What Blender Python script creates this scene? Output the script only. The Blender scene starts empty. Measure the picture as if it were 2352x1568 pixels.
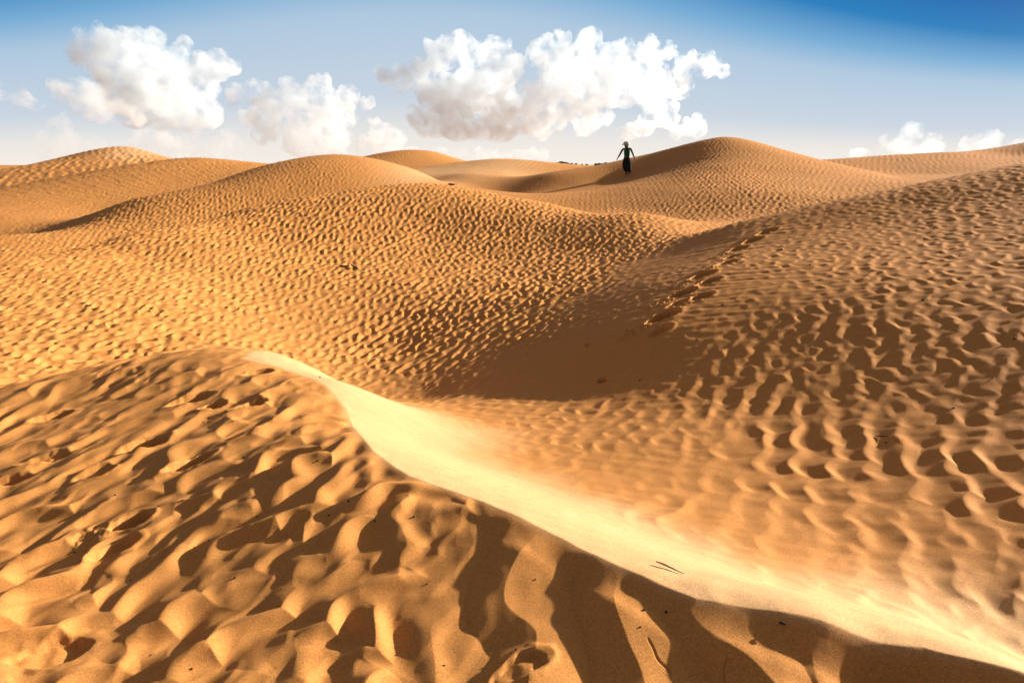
import bpy, bmesh, math, random
import numpy as np
from mathutils import Vector, Matrix

DETAIL = 1.0
R = math.radians
scn = bpy.context.scene
COL = scn.collection
rng = random.Random(7)

# ------------------------------------------------------------------ camera
EYE = 1.6                       # eye height above the sand the photographer stands on
PITCH = R(14.5)
W, H, F = 2352.0, 1568.0, 1568.0      # picture coordinates used to survey the terrain
cp, sp = math.cos(PITCH), math.sin(PITCH)

def ray(u, v):
    x = (u - W / 2) / F
    y = (H / 2 - v) / F
    return x, cp + y * sp, -sp + y * cp

cam_d = bpy.data.cameras.new("camera")
cam = bpy.data.objects.new("camera", cam_d)
COL.objects.link(cam)
cam_d.lens = 24.0
cam_d.sensor_width = 36.0
cam_d.clip_start = 0.05
cam_d.clip_end = 60000
cam.location = (0, 0, EYE)
cam.rotation_euler = (math.pi / 2 - PITCH, 0, 0)
scn.camera = cam

# ------------------------------------------------------------------ terrain survey
# each entry: (u, v, 'r', horizontal distance)  or  (u, v, 'z', height)  -> a real point of the ground
SUN_AZ, SUN_EL = R(68), R(18.5)
S = []
def r_(u, v, r): S.append((u, v, 'r', r))
def z_(u, v, z): S.append((u, v, 'z', z))
# foreground dune, its rippled west side
for u, v, z in [(-500, 1568, -.12), (0, 1568, -.25), (600, 1568, -.17), (1176, 1568, -.10), (1600, 1568, -.06), (2000, 1568, -.03),
                (0, 1300, -.37), (300, 1300, -.285), (600, 1300, -.18), (900, 1300, -.095), (1200, 1400, -.075),
                (0, 1060, -.41), (300, 1020, -.29), (520, 920, -.215), (640, 1050, -.135), (200, 900, -.315),
                # its brink
                (2352, 1560, .10), (1900, 1440, .06), (1600, 1385, .04), (1420, 1310, .02), (1180, 1190, .0), (940, 1100, -.045),
                (820, 1000, -.11), (770, 880, -.22),
                # outline against the hollow
                (0, 897, -.50), (250, 832, -.33), (490, 799, -.24), (600, 803, -.27), (700, 834, -.38), (800, 890, -.60), (890, 921, -.84), (960, 929, -1.0),
                # the smooth sunlit side
                (960, 1020, -.46), (1080, 1060, -.55), (1080, 960, -.88), (1250, 1130, -.48), (1500, 1240, -.32), (1800, 1350, -.2), (2150, 1440, -.1),
                # trough between it and the big right hand dune
                (1130, 935, -.93), (1230, 985, -.78), (1420, 1070, -.62), (1640, 1170, -.53), (1850, 1270, -.46), (2150, 1400, -.38), (2352, 1500, -.38)]:
    z_(u, v, z)
# beyond the outline of the foreground dune (hidden)
for u, v, r in [(0, 930, 8.4), (250, 885, 8.8), (490, 857, 9.1), (640, 866, 9.1), (760, 906, 8.7)]:
    r_(u, v, r)
# big right hand dune: a flank that climbs to the right
def plane(u, v, a, b, c):
    d = ray(u, v)
    t = (EYE - c) / (-d[2] + a * d[0] + b * d[1])
    r_(u, v, t * math.hypot(d[0], d[1]))
for u, v, z in [(1500, 1000, -.60), (1720, 1050, -.535), (2000, 1150, -.475), (2352, 1280, -.35), (1300, 900, -.84), (1700, 940, -.50), (2000, 1000, -.40), (2352, 1000, -.22)]:
    z_(u, v, z)
for u, v in [(1490, 740), (1750, 740), (2050, 740), (2352, 740), (1620, 620), (1800, 580), (2100, 560), (2352, 560), (2352, 440), (2100, 470), (1850, 500)]:
    plane(u, v, .205, .05, -1.065)
r_(1690, 512, 14.6); r_(1900, 463, 15.1); r_(2120, 419, 15.8); r_(2352, 374, 16.9)
r_(1690, 540, 17.2); r_(1900, 490, 18.0); r_(2120, 455, 19.5); r_(2352, 412, 21.5)
# hollow
r_(975, 918, 8.3); r_(1080, 868, 8.6)
r_(1250, 742, 10.35); r_(1500, 605, 12.8); r_(1600, 552, 14.0)
r_(1130, 690, 12.5); r_(1330, 580, 15.8); r_(880, 800, 11.2); r_(700, 780, 11.7); r_(1000, 780, 11.0)
# middle dune face
r_(500, 785, 11.1); r_(250, 815, 10.7); r_(0, 868, 9.9)
r_(0, 760, 12.2); r_(300, 690, 13.2); r_(600, 640, 15.2); r_(900, 640, 14.8); r_(1250, 520, 18.4); r_(1500, 530, 16.8)
r_(300, 590, 17.2); r_(0, 670, 15.0); r_(620, 540, 18.6); r_(980, 520, 19.0)
# its crest and the drop behind
r_(0, 603, 17.4); r_(300, 537, 19.6); r_(600, 470, 22.0); r_(800, 438, 23.0); r_(980, 422, 23.4); r_(1100, 438, 22.6); r_(1250, 465, 21.6); r_(1480, 490, 19.0)
r_(0, 640, 20.5); r_(300, 572, 23.0); r_(600, 500, 26.5); r_(800, 468, 27.5); r_(980, 458, 28.0); r_(1110, 465, 26.0); r_(1250, 487, 24.2); r_(1480, 512, 21.0)
# second dune on the left
r_(300, 505, 27.5); r_(600, 440, 29.5); r_(800, 410, 30.5)
r_(0, 541, 26.0); r_(300, 460, 31.0); r_(560, 396, 36.0); r_(740, 364, 39.0); r_(850, 371, 38.5); r_(960, 393, 36.0); r_(1030, 421, 33.0)
r_(0, 575, 30.0); r_(300, 492, 36.0); r_(560, 425, 41.5); r_(740, 392, 45.0); r_(850, 400, 45.0); r_(960, 420, 42.0)
# third dune on the left
r_(0, 500, 36.0); r_(300, 430, 44.0); r_(0, 432, 50.0); r_(200, 396, 55.0); r_(450, 364, 60.0); r_(600, 379, 60.0)
r_(0, 450, 60.0); r_(200, 420, 66.0); r_(450, 388, 70.0); r_(600, 392, 70.0)
# farthest left dune
r_(-120, 412, 84.0); r_(0, 390, 88.0); r_(150, 362, 94.0); r_(300, 338, 98.0); r_(372, 367, 100.0); r_(460, 388, 98.0)
r_(-120, 440, 110.0); r_(0, 410, 115.0); r_(300, 378, 120.0); r_(460, 392, 120.0)
# dome dune in the middle and the pale dune before it
r_(1060, 400, 43.0); r_(960, 398, 49.0); r_(1150, 395, 47.0)
r_(955, 388, 55.0); r_(1060, 372, 58.0); r_(1150, 365, 58.0); r_(1210, 368, 57.0); r_(1270, 376, 56.0); r_(1340, 386, 54.0)
r_(955, 398, 65.0); r_(1150, 385, 70.0); r_(1270, 392, 68.0)
r_(835, 366, 80.0); r_(890, 350, 83.0); r_(950, 344, 85.0); r_(1000, 349, 85.0); r_(1065, 371, 84.0)
r_(835, 388, 105.0); r_(950, 378, 108.0); r_(1065, 390, 105.0); r_(700, 390, 90.0)
# the peak dune with the walker
r_(1110, 434, 31.0); r_(1270, 398, 38.5); r_(1400, 377, 43.0); r_(1530, 345, 42.0); r_(1600, 326, 40.8); r_(1660, 314, 40.0); r_(1720, 322, 40.0); r_(1800, 345, 40.0); r_(1900, 374, 39.0); r_(2010, 396, 37.0); r_(2120, 416, 35.0)
r_(1110, 455, 36.0); r_(1270, 418, 45.0); r_(1400, 397, 50.0); r_(1530, 368, 48.0); r_(1660, 350, 49.0); r_(1800, 375, 48.0); r_(1900, 398, 46.0); r_(2120, 440, 42.0)
r_(1440, 407, 36.5); r_(1350, 440, 30.5); r_(1560, 450, 26.0); r_(1750, 440, 25.5); r_(1950, 440, 26.0); r_(1660, 380, 32.5); r_(1800, 395, 31.5)
# far right dune
r_(2352, 400, 48.0); r_(2250, 385, 60.0); r_(2100, 400, 58.0)
r_(1890, 369, 68.0); r_(2020, 360, 70.0); r_(2200, 351, 72.0); r_(2352, 357, 72.0)
r_(1890, 388, 100.0); r_(2200, 378, 100.0); r_(2352, 380, 100.0)
# far plain
for u in (-300, 100, 500, 900, 1330, 1700, 2100, 2600):
    r_(u, 389, 160.0); r_(u, 386, 300.0); r_(u, 381, 600.0); r_(u, 378.5, 1300.0); r_(u, 378.2, 4000.0)

def sky_angle(u, v):
    d = ray(u, v)
    return math.atan2(d[0], d[1]), d[2] / math.hypot(d[0], d[1])
P = []
for u, v, k, val in S:
    az, q = sky_angle(u, v)
    if k == 'r':
        P.append((az, math.log(val), EYE + q * val))
    else:
        P.append((az, math.log((val - EYE) / q), val))
# outside the picture: left, right, behind and under the tripod
for azd, rows in {-58: ((2, -.15), (4, -.35), (8, -1.0), (14, -.9), (24, -1.2), (50, -1.5), (100, -1), (600, -.5)),
                  -85: ((1.5, -.15), (4, -.4), (9, -1.2), (20, -1.5), (60, -2), (600, -.5)),
                  -120: ((1.5, -.15), (6, -.6), (20, -1.5), (600, -.5)),
                  46: ((16, 1.9), (22, 2.7), (30, 1.7), (60, 2.2)),  # unseen hill added to cast shadow into the hollow
                  50: ((60, 3.5), (84, 12.5), (115, 6.0)),  # unseen tall dune added to throw shade towards the far right dune
                  58: ((1.6, .12), (2.6, -.24), (4, -.06), (7, .4), (12, 1.3), (17, 2.1), (24, 1.9), (60, 1.5), (120, 1), (600, -.5)),
                  75: ((1.5, .16), (2.6, -.1), (4, .1), (7, .6), (12, 1.2), (17, .9), (26, .8), (60, .8), (600, -.5)),
                  95: ((1.4, .15), (4, .1), (8, .5), (16, 1.0), (30, .8), (100, 0), (600, -.5)),
                  120: ((1.5, .05), (6, .4), (20, .5), (600, -.5)),
                  0: ((.3, 0), (.7, 0), (1.2, -.01)), 40: ((.5, 0.02), (1.0, .04), (1.5, .07)), -40: ((.5, 0), (1.0, -.02))}.items():
    for rr, zz in rows:
        P.append((R(azd), math.log(rr), zz))
P = np.array(P)

def tps_fit(xy, val, smooth=6e-5):
    d2 = ((xy[:, None, :] - xy[None, :, :]) ** 2).sum(-1)
    K = 0.5 * d2 * np.log(d2 + 1e-12)
    n = len(xy)
    A = np.zeros((n + 3, n + 3))
    A[:n, :n] = K + smooth * np.eye(n)
    A[:n, n] = 1; A[:n, n + 1:] = xy
    A[n:, :n] = A[:n, n:].T
    b = np.zeros(n + 3); b[:n] = val
    return np.linalg.solve(A, b)

def tps_eval(xy, w, q):
    out = np.empty(len(q))
    n = len(xy)
    for i in range(0, len(q), 20000):
        c = q[i:i + 20000]
        d2 = ((c[:, None, :] - xy[None, :, :]) ** 2).sum(-1)
        out[i:i + 20000] = (0.5 * d2 * np.log(d2 + 1e-12)) @ w[:n] + w[n] + c @ w[n + 1:]
    return out
TPW = tps_fit(P[:, :2], P[:, 2])

# coarse polar survey grid, refined with cubic B-spline-free Catmull-Rom
CA = np.linspace(R(-122), R(122), 420)
CL = np.linspace(math.log(.25), math.log(5000), 560)
gA, gL = np.meshgrid(CA, CL)
ZC = tps_eval(P[:, :2], TPW, np.stack([gA.ravel(), gL.ravel()], 1)).reshape(gA.shape)
far = np.clip((CL - math.log(500)) / (math.log(3000) - math.log(500)), 0, 1)[:, None]
ZC = ZC * (1 - far) + (-.4) * far

def cubic_matrix(src, dst):
    t = (dst - src[0]) / (src[1] - src[0])
    i = np.clip(np.floor(t).astype(int), 1, len(src) - 3)
    f = t - i
    w = np.stack([-.5 * f + f ** 2 - .5 * f ** 3, 1 - 2.5 * f ** 2 + 1.5 * f ** 3, .5 * f + 2 * f ** 2 - 1.5 * f ** 3, -.5 * f ** 2 + .5 * f ** 3], 1)
    M = np.zeros((len(dst), len(src)))
    for k in range(4):
        M[np.arange(len(dst)), i - 1 + k] += w[:, k]
    return M

def cubic_w(f):
    return (-.5 * f + f * f - .5 * f ** 3, 1 - 2.5 * f * f + 1.5 * f ** 3, .5 * f + 2 * f * f - 1.5 * f ** 3, -.5 * f * f + .5 * f ** 3)
def ground_macro(x, y):
    ta = (math.atan2(x, y) - CA[0]) / (CA[1] - CA[0]); tl = (math.log(max(math.hypot(x, y), .26)) - CL[0]) / (CL[1] - CL[0])
    ia = min(max(int(ta), 1), len(CA) - 3); il = min(max(int(tl), 1), len(CL) - 3)
    wa, wl = cubic_w(ta - ia), cubic_w(tl - il)
    B = ZC[il - 1:il + 3, ia - 1:ia + 3].tolist()
    return sum(wl[r] * (wa[0] * B[r][0] + wa[1] * B[r][1] + wa[2] * B[r][2] + wa[3] * B[r][3]) for r in range(4))

def pix_ground(u, v, tmin=1.0, tmax=400.0):
    d = ray(u, v)
    t = tmin
    while t < tmax:
        if EYE + t * d[2] < ground_macro(t * d[0], t * d[1]):
            break
        t *= 1.01
    lo, hi = t / 1.01, t
    for _ in range(20):
        m = (lo + hi) / 2
        if EYE + m * d[2] < ground_macro(m * d[0], m * d[1]): hi = m
        else: lo = m
    return hi * d[0], hi * d[1]


# ------------------------------------------------------------------ fine polar grid of the sand surface
def spaced(segs):
    out = []
    for a, b, s in segs:
        out.append(np.arange(a, b, s))
    return np.concatenate(out + [[segs[-1][1]]])
AZ = spaced([(R(-118), R(-60), R(1.2)), (R(-60), R(-44), .0032), (R(-44), R(44), .0012 * DETAIL), (R(44), R(64), .0028), (R(64), R(118), R(1.0))])
lg = math.log
LR = spaced([(lg(.25), lg(1.15), .02), (lg(1.15), lg(3.0), .0021 * DETAIL), (lg(3.0), lg(12), .0024 * DETAIL), (lg(12), lg(24), .0028 * DETAIL),
             (lg(24), lg(60), .0042 * DETAIL), (lg(60), lg(130), .0065 * DETAIL), (lg(130), lg(5000), .05)])
Z = cubic_matrix(CL, LR) @ ZC @ cubic_matrix(CA, AZ).T
A2, L2 = np.meshgrid(AZ, LR)
RR = np.exp(L2)
X = RR * np.sin(A2); Y = RR * np.cos(A2)
nr, na = Z.shape

# ------------------------------------------------------------------ noise
def noise2(x, y, seed=0):
    """gradient noise, about -0.8 .. 0.8"""
    g = np.random.default_rng(seed)
    n = 256
    perm = g.permutation(n).astype(np.int32)
    ang = g.random(n).astype(np.float32) * 6.2831853
    gx, gy = np.cos(ang), np.sin(ang)
    xi = np.floor(x).astype(np.int32); yi = np.floor(y).astype(np.int32)
    xf = (x - xi).astype(np.float32); yf = (y - yi).astype(np.float32)
    u = xf * xf * xf * (xf * (xf * 6 - 15) + 10); v = yf * yf * yf * (yf * (yf * 6 - 15) + 10)
    def corner(ix, iy, dx, dy):
        h = perm[(perm[(xi + ix) & 255] + yi + iy) & 255]
        return gx[h] * dx + gy[h] * dy
    a = corner(0, 0, xf, yf); b = corner(1, 0, xf - 1, yf)
    c = corner(0, 1, xf, yf - 1); d = corner(1, 1, xf - 1, yf - 1)
    ab = a + u * (b - a); cd = c + u * (d - c)
    return (ab + v * (cd - ab)) * 1.4
def sstep(a, b, x):
    t = np.clip((x - a) / (b - a), 0, 1)
    return t * t * (3 - 2 * t)

# ------------------------------------------------------------------ where ripples are strong, and how broken up they are
RIP = [(1000, 1000, 0, .2), (1200, 1110, .06, .2), (1500, 1260, .07, .2), (1900, 1410, .08, .2), (2300, 1530, .1, .2), (900, 1000, 0, .2), (800, 920, 0, .2),
       (1130, 950, .2, .9), (1350, 1000, .45, .6), (1450, 1080, .3, .4), (1620, 1150, .5, .2), (1800, 1250, .5, .3), (1950, 1330, .55, .5), (2200, 1450, .6, .9), (1550, 980, .8, .3), (1800, 1050, 1, .05),
       (2200, 1100, 1, .1), (2340, 1320, .95, .6), (2050, 1250, .9, .35), (1700, 850, .9, .4), (2000, 800, .95, .55), (2300, 800, .95, .5), (1500, 860, .4, .6), (1400, 850, .3, .7), (1250, 850, .3, .6), (1180, 770, 1.3, .7),
       (1500, 720, .2, .6), (1650, 640, .2, .8), (1400, 680, .25, .6), (1560, 590, .1, .3), (1800, 600, .55, 1), (2100, 600, .7, 1), (2300, 500, .6, 1), (1000, 890, .6, .4),
       (1100, 800, 1.1, .5), (1000, 750, 1.6, .7), (1250, 660, 1.5, .7), (1450, 570, 1.1, .7), (850, 780, 1.6, .7), (700, 740, .85, .8), (500, 700, 1.35, 1), (200, 720, 1.35, 1), (10, 720, 1.3, 1),
       (600, 560, 1.3, 1), (900, 500, 1.2, 1), (1100, 500, 1.05, 1), (1400, 510, .75, 1), (1600, 518, .5, 1), (300, 610, 1.2, 1), (980, 440, .9, 1),
       (700, 400, 1.5, .4), (400, 500, 1.4, .9), (150, 570, 1.2, 1), (900, 410, .9, .2), (1000, 420, .2, .1), (400, 400, 2, .1), (100, 460, 1.6, .1), (300, 440, 2, .1), (250, 370, 1.2, .1), (950, 360, .9, .1),
       (1150, 390, .5, .1), (1700, 420, 1.1, .8), (1500, 440, .5, .8), (1250, 430, .25, .5), (1900, 420, .7, .7), (1600, 350, .7, .7), (2150, 400, .4, .5), (2300, 365, .6, .4)]
rp = []
for u, v, a, b in RIP:
    x, y = pix_ground(u, v)
    rp.append((math.atan2(x, y), math.log(math.hypot(x, y)), a, b))
rp = np.array(rp)
q = np.stack([gA.ravel(), gL.ravel()], 1)
q = q.astype(np.float32); rf = rp.astype(np.float32)
d2 = (q[:, None, 0] - rf[None, :, 0]) ** 2 + (q[:, None, 1] - rf[None, :, 1]) ** 2 + np.float32(2e-4)
wt = 1 / (d2 * d2)
wt /= wt.sum(1, keepdims=True)
mr, ma = cubic_matrix(CL, LR), cubic_matrix(CA, AZ)
AMP = np.clip(mr @ (wt @ rp[:, 2]).reshape(gA.shape) @ ma.T, 0, 2).astype(np.float32)
BLOB = np.clip(mr @ (wt @ rp[:, 3]).reshape(gA.shape) @ ma.T, 0, 1).astype(np.float32)

# brink of the foreground dune: signed distance, positive on the rippled side
BR = [(2352, 1560), (2120, 1498), (1900, 1440), (1740, 1408), (1600, 1385), (1500, 1345), (1420, 1310), (1300, 1250), (1180, 1190), (1060, 1140), (940, 1100), (860, 1045), (822, 1000), (796, 945), (750, 890), (650, 846), (560, 822)]
bp = [(1.95, 1.25), (1.72, 1.5)] + [pix_ground(u, v) for u, v in BR] + [(-2.6, 7.4), (-3.2, 8.5)]
bp = np.array(bp)
SB = np.full(Z.shape, 5.0, dtype=np.float32)
near = LR < lg(9)
xs, ys = X[near], Y[near]
best = np.full(xs.shape, 99.0); sgn = np.ones(xs.shape)
ALONG = np.zeros(xs.shape); run = 0
for (x0, y0), (x1, y1) in zip(bp[:-1], bp[1:]):
    ex, ey = x1 - x0, y1 - y0
    L_ = ex * ex + ey * ey
    t = np.clip(((xs - x0) * ex + (ys - y0) * ey) / L_, 0, 1)
    dx, dy = xs - x0 - t * ex, ys - y0 - t * ey
    dd = np.hypot(dx, dy)
    m = dd < best
    best = np.where(m, dd, best)
    sgn = np.where(m, np.sign(ex * (ys - y0) - ey * (xs - x0)), sgn)
    ALONG = np.where(m, run + t * math.sqrt(L_), ALONG)
    run += math.sqrt(L_)
SB[near] = best * sgn
FGW = np.zeros(Z.shape, dtype=np.float32)
FGW[near] = sstep(0.0, .12, SB[near])

# ------------------------------------------------------------------ ripples
X32, Y32 = X.astype(np.float32), Y.astype(np.float32)
CRA = R(28)                                        # crest lines run 28 degrees east of north
nx, ny = math.cos(CRA), -math.sin(CRA)
Nc = X32 * nx + Y32 * ny                            # across the crests, to the east
Tc = X32 * math.sin(CRA) + Y32 * math.cos(CRA)      # along them
def profile(ph, rise=.66):
    f = ph - np.floor(ph)
    up = np.clip(f / rise, 0, 1)
    dn = np.clip((f - rise) / (1 - rise), 0, 1)
    a = up * up * (1.6 - .6 * up)
    b = 1 - dn * dn * (3 - 2 * dn) 
    return np.where(f < rise, a, b * 1.0)
def wave_ripples(n, t, lam, spread, lspread, nw, seed, cusp=.0, rise=.66):
    """wind ripples from a band of waves: crests fork and fade where the waves cancel; height about -0.4 .. 0.6"""
    g = np.random.default_rng(seed)
    if cusp:
        n = n + cusp * lam * (np.abs(noise2(n / (lam * 2.4), t / (lam * 1.35), seed + 9)) * 1.5 - .4)
    cs = np.zeros(n.shape, np.float32); sn = np.zeros(n.shape, np.float32)
    for q_ in range(nw):
        th = R(spread) * g.normal(); k0 = 2 * math.pi / (lam * math.exp(lspread * g.normal())); ph0 = g.random() * 6.283
        a = (n * np.float32(k0 * math.cos(th)) + t * np.float32(k0 * math.sin(th)) + np.float32(ph0)).astype(np.float32)
        cs += np.cos(a); sn += np.sin(a)
    ph = np.arctan2(sn, cs) / np.float32(2 * math.pi)
    am = np.sqrt(cs * cs + sn * sn) / math.sqrt(nw)
    return (profile(ph, rise) - .42) * np.clip(am, 0, 1.9) ** .8

REL = np.zeros(Z.shape, dtype=np.float32)
REL[near] += .022 * np.exp(-np.abs(SB[near]) / .10) * (1 - sstep(4.2, 6.0, RR[near]))      # a sharp crest line
# foreground
def seg_dist(xs, ys, pts):
    best = np.full(xs.shape, 99.0); sg = np.ones(xs.shape); al = np.zeros(xs.shape); run = 0
    for (x0, y0), (x1, y1) in zip(pts[:-1], pts[1:]):
        ex, ey = x1 - x0, y1 - y0
        L_ = ex * ex + ey * ey
        t = np.clip(((xs - x0) * ex + (ys - y0) * ey) / L_, 0, 1)
        dx, dy = xs - x0 - t * ex, ys - y0 - t * ey
        dd = np.hypot(dx, dy); m = dd < best
        best = np.where(m, dd, best)
        sg = np.where(m, np.sign(ex * (ys - y0) - ey * (xs - x0)), sg)
        al = np.where(m, run + t * math.sqrt(L_), al); run += math.sqrt(L_)
    return best, sg, al / run
def smooth_line(pts, n=40):
    p = np.array(pts, float); p = np.vstack([2 * p[0] - p[1], p, 2 * p[-1] - p[-2]])
    out = []
    for i in range(1, len(p) - 2):
        for f in np.linspace(0, 1, n // (len(p) - 3), endpoint=False):
            out.append(.5 * (2 * p[i] + (p[i + 1] - p[i - 1]) * f + (2 * p[i - 1] - 5 * p[i] + 4 * p[i + 1] - p[i + 2]) * f ** 2 + (3 * p[i] - p[i - 1] - 3 * p[i + 1] + p[i + 2]) * f ** 3))
    out.append(p[-2])
    return np.array(out)
k = LR < lg(9.5)
fg = wave_ripples(Nc[k], Tc[k], .31, 25, .20, 18, 11, cusp=.5, rise=.6)
fg2 = wave_ripples(Nc[k] + .25 * Tc[k], Tc[k] - .25 * Nc[k], .15, 30, .2, 12, 31, cusp=.3)
calm = np.ones(Nc[k].shape, np.float32)
RIDGES = [([(1428, 1308), (1410, 1380), (1436, 1470), (1475, 1568), (1500, 1680)], .062, .24),
          ([(1600, 1384), (1588, 1412), (1640, 1470), (1730, 1530), (1800, 1600), (1850, 1680)], .060, .24),
          ([(1800, 1424), (1850, 1470), (1866, 1500), (1880, 1560), (1930, 1660)], .045, .17),
          ([(2120, 1498), (2180, 1545), (2250, 1600)], .03, .12),
          ([(1245, 1222), (1180, 1300), (1160, 1390), (1230, 1460), (1215, 1568)], .05, .2)]
xs, ys = X[k], Y[k]
add = np.zeros(xs.shape)
for pts, h_, w_ in RIDGES:
    line = smooth_line([pix_ground(u, v) for u, v in pts])
    dd, sg, al = seg_dist(xs, ys, line)
    # sharp crest, short sunny side to the east, long side to the west
    wd = np.where(sg > 0, w_ * 1.25, w_ * .8)
    e = np.clip(1 - dd / wd, 0, 1)
    add = np.maximum(add, h_ * e * (1.35 - .35 * e))
    calm *= (1 - .8 * (1 - sstep(w_ * 1.2, w_ * 2.6, dd))).astype(np.float32)
REL[k] += FGW[k] * (.047 * (1 - .45 * sstep(3.2, 6, RR[k])) * fg * calm + .011 * fg2 * np.clip(.5 + noise2(X32[k] / .7, Y32[k] / .9, 41), 0, 1) * (.3 + .7 * calm))
REL[k] += sstep(.0, .2, SB[k]) * add
# the drop from the brink into the scoops under it
sc = np.clip(.8 + .5 * noise2(Nc[k] / .45, Tc[k] / .6, 44), .3, 1.4) * (1 - sstep(2.4, 3.4, RR[k]))
REL[k] -= np.where(SB[k] > 0, .050 * sc * sstep(.0, .15, SB[k]) * (1 - .8 * sstep(.2, .7, SB[k])), 0)
# middle distance
k = (LR > lg(1.0)) & (LR < lg(70))
wB = AMP[k] * (1 - FGW[k]) * (1 - sstep(48, 66, RR[k]))
hB = np.zeros(wB.shape, np.float32)
m_ = (BLOB[k] < .97) & (wB > .01)
hB[m_] += (1 - BLOB[k][m_]) * .024 * wave_ripples(Nc[k][m_], Tc[k][m_], .255, 10, .13, 16, 61, cusp=.30, rise=.6)
m_ = (BLOB[k] > .03) & (wB > .01)
hB[m_] += BLOB[k][m_] * (.021 + .016 * (1 - sstep(-.02, .12, A2[k][m_] - .02 * RR[k][m_]))) * wave_ripples(Nc[k][m_], Tc[k][m_], .20, 33, .24, 22, 71, cusp=.35, rise=.62)
REL[k] += wB * hB
# far dunes
k = (LR > lg(40)) & (LR < lg(135))
REL[k] += AMP[k] * sstep(42, 60, RR[k]) * (1 - sstep(105, 130, RR[k])) * .046 * wave_ripples(Nc[k], Tc[k], .40, 12, .12, 14, 91, cusp=.2)
# soft wind streaks and small unevenness everywhere near
k = LR < lg(26)
st = noise2(Nc[k] / .5 + .3 * noise2(X32[k], Y32[k], 5), Tc[k] / .11, 51)
fb = noise2(X32[k] / .10, Y32[k] / .13, 52)
REL[k] += (.0034 * st * (1 - FGW[k] * .5) * (1 + 1.6 * (1 - sstep(.2, .7, AMP[k])) * sstep(6, 8, RR[k]) * (1 - sstep(16, 20, RR[k]))) + .0016 * fb * (1 + .9 * FGW[k])).astype(np.float32)
bigw = noise2(X32 / 2.3, Y32 / 2.9, 53) + .5 * noise2(X32 / 1.1, Y32 / 1.2, 54)
REL += (.018 * bigw * sstep(1.5, 6, RR) * (1 - sstep(60, 110, RR))).astype(np.float32)
Z = Z + REL

# ------------------------------------------------------------------ footprints, scuffs, cracks, wheel tracks
def window(x0, y0, rad):
    """grid slice around a ground point"""
    a0, r0 = math.atan2(x0, y0), math.hypot(x0, y0)
    da = rad / r0
    i0, i1 = np.searchsorted(LR, [lg(max(r0 - rad, .3)), lg(r0 + rad)])
    j0, j1 = np.searchsorted(AZ, [a0 - da, a0 + da])
    return slice(max(i0 - 1, 0), i1 + 1), slice(max(j0 - 1, 0), j1 + 1)
def footprint(u, v, heading, length, width, depth, flatten=1.0, spill=0.0, rim=.012, tread=0.0, seed=1):
    x0, y0 = pix_ground(u, v)
    w_ = window(x0, y0, length * 1.7)
    dx, dy = X[w_] - x0, Y[w_] - y0
    h = R(heading)
    f = dx * math.sin(h) + dy * math.cos(h); c = dx * math.cos(h) - dy * math.sin(h)
    f = f + .012 * noise2(dx / .05 + 9, dy / .05, seed); c = c + .012 * noise2(dx / .05, dy / .05 + 7, seed + 1)
    wv = width * (1 + .22 * np.tanh(f / length * 4))
    e = np.sqrt((f / (length / 2)) ** 2 + (c / (wv / 2)) ** 2)
    inside = 1 - sstep(.72, 1.06, e)
    # the ripples are trodden away inside the print
    Z[w_] -= REL[w_] * flatten * (1 - sstep(.8, 1.3, e))
    Z[w_] -= depth * inside * (1 + .35 * np.clip(f / length * 2, -1, 1))
    Z[w_] += rim * np.exp(-((e - 1.22) / .2) ** 2)
    if tread:
        Z[w_] += tread * inside * np.sin(f / .016 * 1.0) * (np.abs(c) < width * .4)
    if spill:
        fs = f + length * .95
        es = np.sqrt((fs / (length * .75)) ** 2 + (c / (width * .75)) ** 2)
        lump = np.clip(.55 + .9 * noise2(dx / .045, dy / .045, seed + 2) + .5 * noise2(dx / .02, dy / .02, seed + 3), 0, 2)
        Z[w_] += spill * lump * (1 - sstep(.3, 1.0, es))
# the walker's track along the flank of the right hand dune
for n_, (u, v, L_, w_, d_, sp_) in enumerate([(1522, 727, .46, .24, .17, .03), (1513, 760, .34, .19, .06, .0), (1566, 675, .42, .22, .16, .03), (1608, 682, .38, .21, .16, .015), (1556, 698, .34, .17, .04, 0),
                                              (1612, 635, .44, .23, .18, .02), (1627, 648, .42, .21, .15, .03), (1668, 606, .42, .22, .16, .03), (1681, 592, .3, .18, .12, 0), (1693, 574, .42, .22, .16, .02),
                                              (1727, 554, .42, .22, .16, .02), (1760, 533, .45, .22, .13, .02), (1384, 872, .15, .13, .06, 0), (1352, 792, .12, .1, .03, 0)]):
    footprint(u, v, 62 if n_ < 12 else 40, L_, w_, d_, spill=sp_, seed=200 + n_ * 5)
# prints on the foreground dune
for n_, (u, v, hd, L_, w_, d_, fl, sp_, tr_) in enumerate([(104, 1056, 62, .30, .12, .022, .9, 0, .0035), (14, 1108, 70, .30, .15, .06, .8, 0, 0), (590, 856, 60, .26, .13, .05, .8, 0, 0), (574, 932, 50, .28, .13, .05, .8, .006, .002),
                                                          (436, 918, 60, .34, .16, .06, .8, 0, 0), (488, 935, 60, .2, .13, .04, .6, 0, 0), (330, 1022, 55, .32, .17, .06, .8, 0, 0), (436, 1062, 48, .30, .11, .045, .8, 0, 0),
                                                          (300, 1200, 62, .20, .13, .065, .8, .016, 0), (262, 1262, 45, .22, .11, .03, .6, 0, 0), (120, 955, 60, .3, .14, .05, .7, 0, 0), (110, 1498, 66, .30, .17, .032, .9, 0, .003),
                                                          (215, 1090, 60, .22, .16, .018, .6, 0, 0), (1190, 1548, 60, .22, .10, .012, .1, 0, .003)]):
    footprint(u, v, hd, L_, w_, d_, fl, sp_, .008, tr_, 300 + n_ * 5)
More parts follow.
